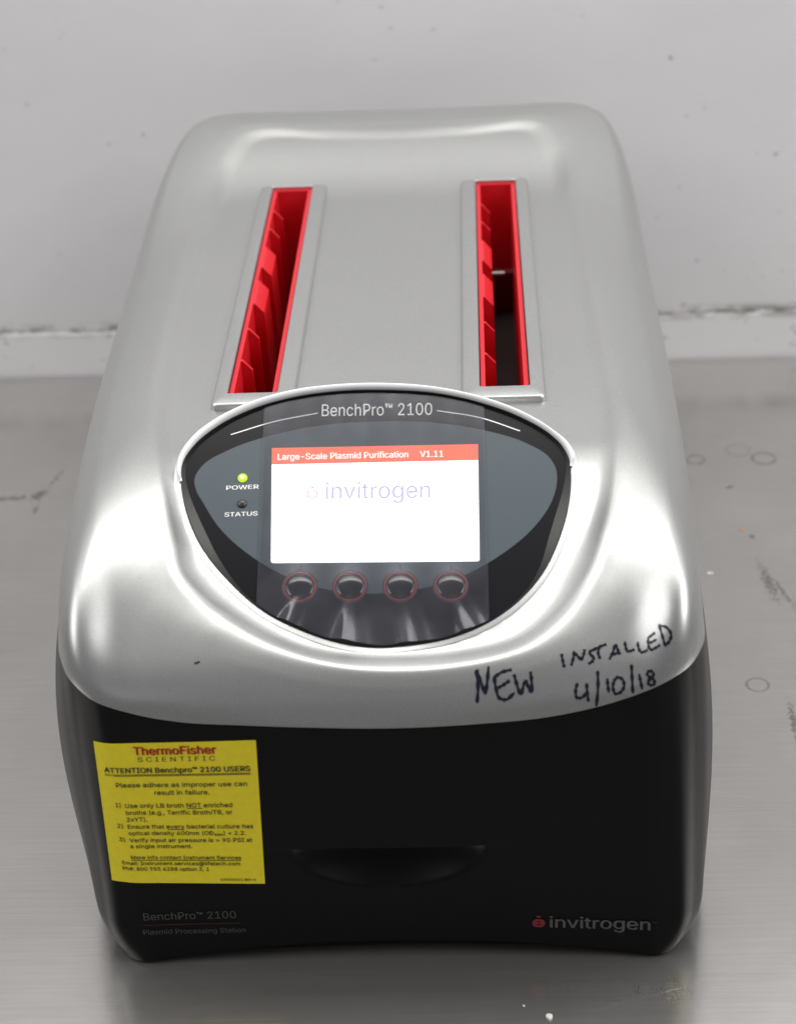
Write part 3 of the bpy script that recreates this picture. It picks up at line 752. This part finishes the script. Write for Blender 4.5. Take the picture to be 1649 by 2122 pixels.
# ------------------------------------------------------------------ handwriting in marker on the cover
STROKES = [([([(49.0, 33.3, 170.4), (49.7, 28.5, 165.0), (49.1, 24.1, 158.2)], 1.75), ([(49.3, 33.4, 170.5), (50.9, 29.7, 166.6), (53.1, 26.1, 161.5)], 1.75), ([(53.1, 26.1, 161.5), (54.0, 29.4, 166.2), (54.8, 34.4, 171.4)], 1.75), ([(57.2, 31.0, 168.2), (58.0, 27.7, 163.9), (59.7, 25.0, 159.8), (62.3, 24.7, 159.3), (66.5, 26.4, 161.9)], 1.75), ([(56.9, 30.5, 167.6), (61.0, 32.2, 169.6), (65.5, 32.9, 170.4)], 1.75), ([(59.0, 27.7, 163.9), (61.7, 28.6, 165.1), (64.4, 29.7, 166.6)], 1.75), ([(66.5, 31.4, 168.8), (67.8, 28.3, 164.7), (69.3, 26.0, 161.3), (71.1, 28.8, 165.3), (71.9, 29.7, 166.6)], 1.75), ([(71.9, 29.7, 166.6), (73.0, 27.8, 164.0), (74.2, 26.5, 162.1), (74.5, 29.7, 166.6), (74.1, 32.1, 169.6)], 1.75)], 'black marker word at lower right of the cover, left word'),
 ([([(88.7, 37.6, 175.5), (89.2, 35.2, 173.2), (89.8, 33.1, 170.9)], 1.50), ([(93.0, 33.6, 171.5), (94.1, 36.0, 174.0), (94.6, 38.4, 176.3)], 1.50), ([(94.5, 38.0, 176.0), (96.2, 36.5, 174.6), (97.7, 35.2, 173.2)], 1.50), ([(97.7, 35.2, 173.2), (98.9, 37.1, 175.1), (99.5, 38.9, 176.8)], 1.50), ([(103.8, 38.7, 176.7), (101.9, 38.0, 176.0), (101.8, 37.2, 175.2), (103.5, 36.1, 174.2), (103.0, 35.0, 173.0), (101.0, 34.0, 172.0)], 1.50), ([(103.2, 38.5, 176.5), (106.5, 39.7, 177.5), (109.6, 40.5, 178.3)], 1.50), ([(106.1, 39.4, 177.3), (105.7, 37.2, 175.3), (106.5, 35.5, 173.6)], 1.50), ([(110.7, 35.2, 173.4), (112.5, 37.7, 175.8), (113.8, 40.1, 178.1), (114.7, 38.4, 176.7), (115.7, 36.6, 175.1)], 1.50), ([(111.6, 36.6, 174.8), (113.6, 37.0, 175.3), (115.3, 37.4, 175.8)], 1.50), ([(118.1, 41.0, 179.3), (118.4, 38.9, 177.6), (119.2, 37.3, 176.3), (120.5, 37.2, 176.6), (122.4, 37.4, 177.2)], 1.50), ([(123.9, 39.7, 179.9), (124.2, 37.6, 178.1), (125.3, 35.8, 176.7), (126.8, 35.6, 177.2), (128.3, 35.7, 178.0)], 1.50), ([(128.8, 39.8, 182.4), (128.6, 37.5, 180.1), (129.5, 35.4, 178.3), (131.6, 35.3, 179.3), (133.8, 35.6, 180.8)], 1.50), ([(128.6, 39.5, 181.9), (130.3, 39.8, 183.3), (132.0, 40.1, 184.6)], 1.50), ([(129.1, 37.5, 180.3), (130.9, 37.6, 181.5), (132.4, 37.7, 182.5)], 1.50), ([(133.8, 42.1, 187.6), (134.9, 38.1, 184.4), (136.1, 34.8, 180.8)], 1.50), ([(133.4, 42.0, 187.3), (137.0, 39.9, 187.5), (138.9, 37.4, 185.3), (138.0, 35.6, 182.7), (135.8, 34.8, 180.7)], 1.50)], 'black marker word sloping up near the right corner'),
 ([([(95.6, 28.6, 165.1), (94.7, 26.3, 162.0), (95.4, 24.8, 159.4), (97.5, 24.9, 159.5), (99.8, 26.1, 161.7)], 1.60), ([(99.9, 28.5, 165.0), (100.0, 26.0, 161.6), (100.5, 24.2, 157.7)], 1.60), ([(105.1, 31.9, 169.4), (105.1, 27.8, 164.1), (104.1, 23.5, 155.1)], 1.60), ([(109.5, 29.7, 166.7), (109.6, 27.8, 164.1), (110.0, 25.9, 161.3)], 1.60), ([(112.4, 28.9, 165.7), (111.9, 27.0, 163.1), (113.1, 25.6, 160.8), (115.5, 25.9, 161.5), (117.0, 27.2, 163.8), (116.3, 29.2, 166.4), (114.1, 29.8, 167.0), (112.4, 28.9, 165.7)], 1.60), ([(120.7, 32.9, 171.9), (120.8, 29.1, 166.8), (121.0, 25.5, 160.9)], 1.60), ([(124.0, 29.9, 168.7), (124.6, 27.9, 166.1), (125.3, 26.1, 162.7)], 1.60), ([(130.3, 29.5, 170.2), (128.7, 29.9, 170.3), (127.7, 29.3, 169.0), (128.9, 28.3, 167.7), (130.7, 27.7, 166.7), (131.0, 27.1, 165.1), (129.4, 26.7, 164.4), (128.1, 27.1, 165.3), (128.9, 28.0, 167.3), (130.5, 28.5, 168.6), (130.3, 29.5, 170.2)], 1.60)], 'black marker date under the sloping word'),
 ([([(-82.6, 36.8, 174.9), (-81.5, 36.9, 175.0), (-80.1, 37.3, 175.4)], 1.00)], 'tiny black pen tick on the left of the cover')]
bm = bmesh.new(); bm.from_mesh(cover.data); BC = BVHTree.FromBMesh(bm); bm.free()
def ink_words(strokes, label):
    V = []; F = []
    for st, wd in strokes:
        pts = catmull(st, 6, False) if len(st) > 2 else np.array([np.array(st[0])*(1-i/6)+np.array(st[1])*i/6 for i in range(7)])
        on = [BC.find_nearest(Vector(p*.001)) for p in pts]
        P = [np.array(q[0]) for q in on]; Nn = [np.array(q[1]) for q in on]; n_ = len(P); s0 = len(V)
        for i in range(n_):
            nn = Nn[i] if Nn[i][1] < 0 or Nn[i][2] > 0 else -Nn[i]
            d = P[min(n_-1, i+1)]-P[max(0, i-1)]; d /= np.linalg.norm(d)+1e-12
            q = np.cross(nn, d); q /= np.linalg.norm(q)+1e-12
            w = wd*.0005*(.85+.25*math.sin(i*1.3+s0))*(.75 if i in (0, n_-1) else 1)
            for sd in (-1, -.5, .5, 1):
                V.append(P[i]+q*w*sd+nn*.00018)
        for i in range(n_-1):
            for k in range(3):
                a = s0+4*i+k; F.append((a, a+4, a+5, a+1))
    if V:
        o = mesh_obj("handwriting", V, F, M['marker'], cover, False); o['label'] = label
for grp, lab in STROKES: ink_words(grp, lab)

# ------------------------------------------------------------------ small bits lying on the table
def chip(name, x, y, r, h, mat, label, cat, seed, ax=1.0):
    rnd = random.Random(seed); n_ = 9
    ang = [2*math.pi*i/n_ for i in range(n_)]; rad = [r*(.7+.5*rnd.random()) for _ in ang]
    lo = [[(ra*ax*math.cos(a)*k, ra*math.sin(a)*k, z) for a, ra in zip(ang, rad)] for k, z in ((1, .0001), (.95, h*.7), (.6, h))]
    V, F = loft(lo, True, True, True); o = mesh_obj(name, V, F, mat, None, True, 40); recalc(o); o.location = (x, y, 0)
    tag(o, label, cat)
chip("paint_flake", .0802, -.0217, .0020, .0012, M['paintchip'], "small white flake lying on the steel in front of the instrument", "flake", 3)
chip("paint_flake", .0680, -.0143, .0006, .0004, M['paintchip'], "tiny white speck on the steel left of the larger flake", "flake", 5)
chip("paper_scrap", .2291, .4137, .0013, .0004, M['orangechip'], "tiny orange scrap on the steel right of the instrument", "scrap", 8, 1.8)
chip("paint_flake", .2019, .3616, .0016, .0005, M['paintchip'], "pale thin flake on the steel close to the instrument's right side", "flake", 9, 1.6)
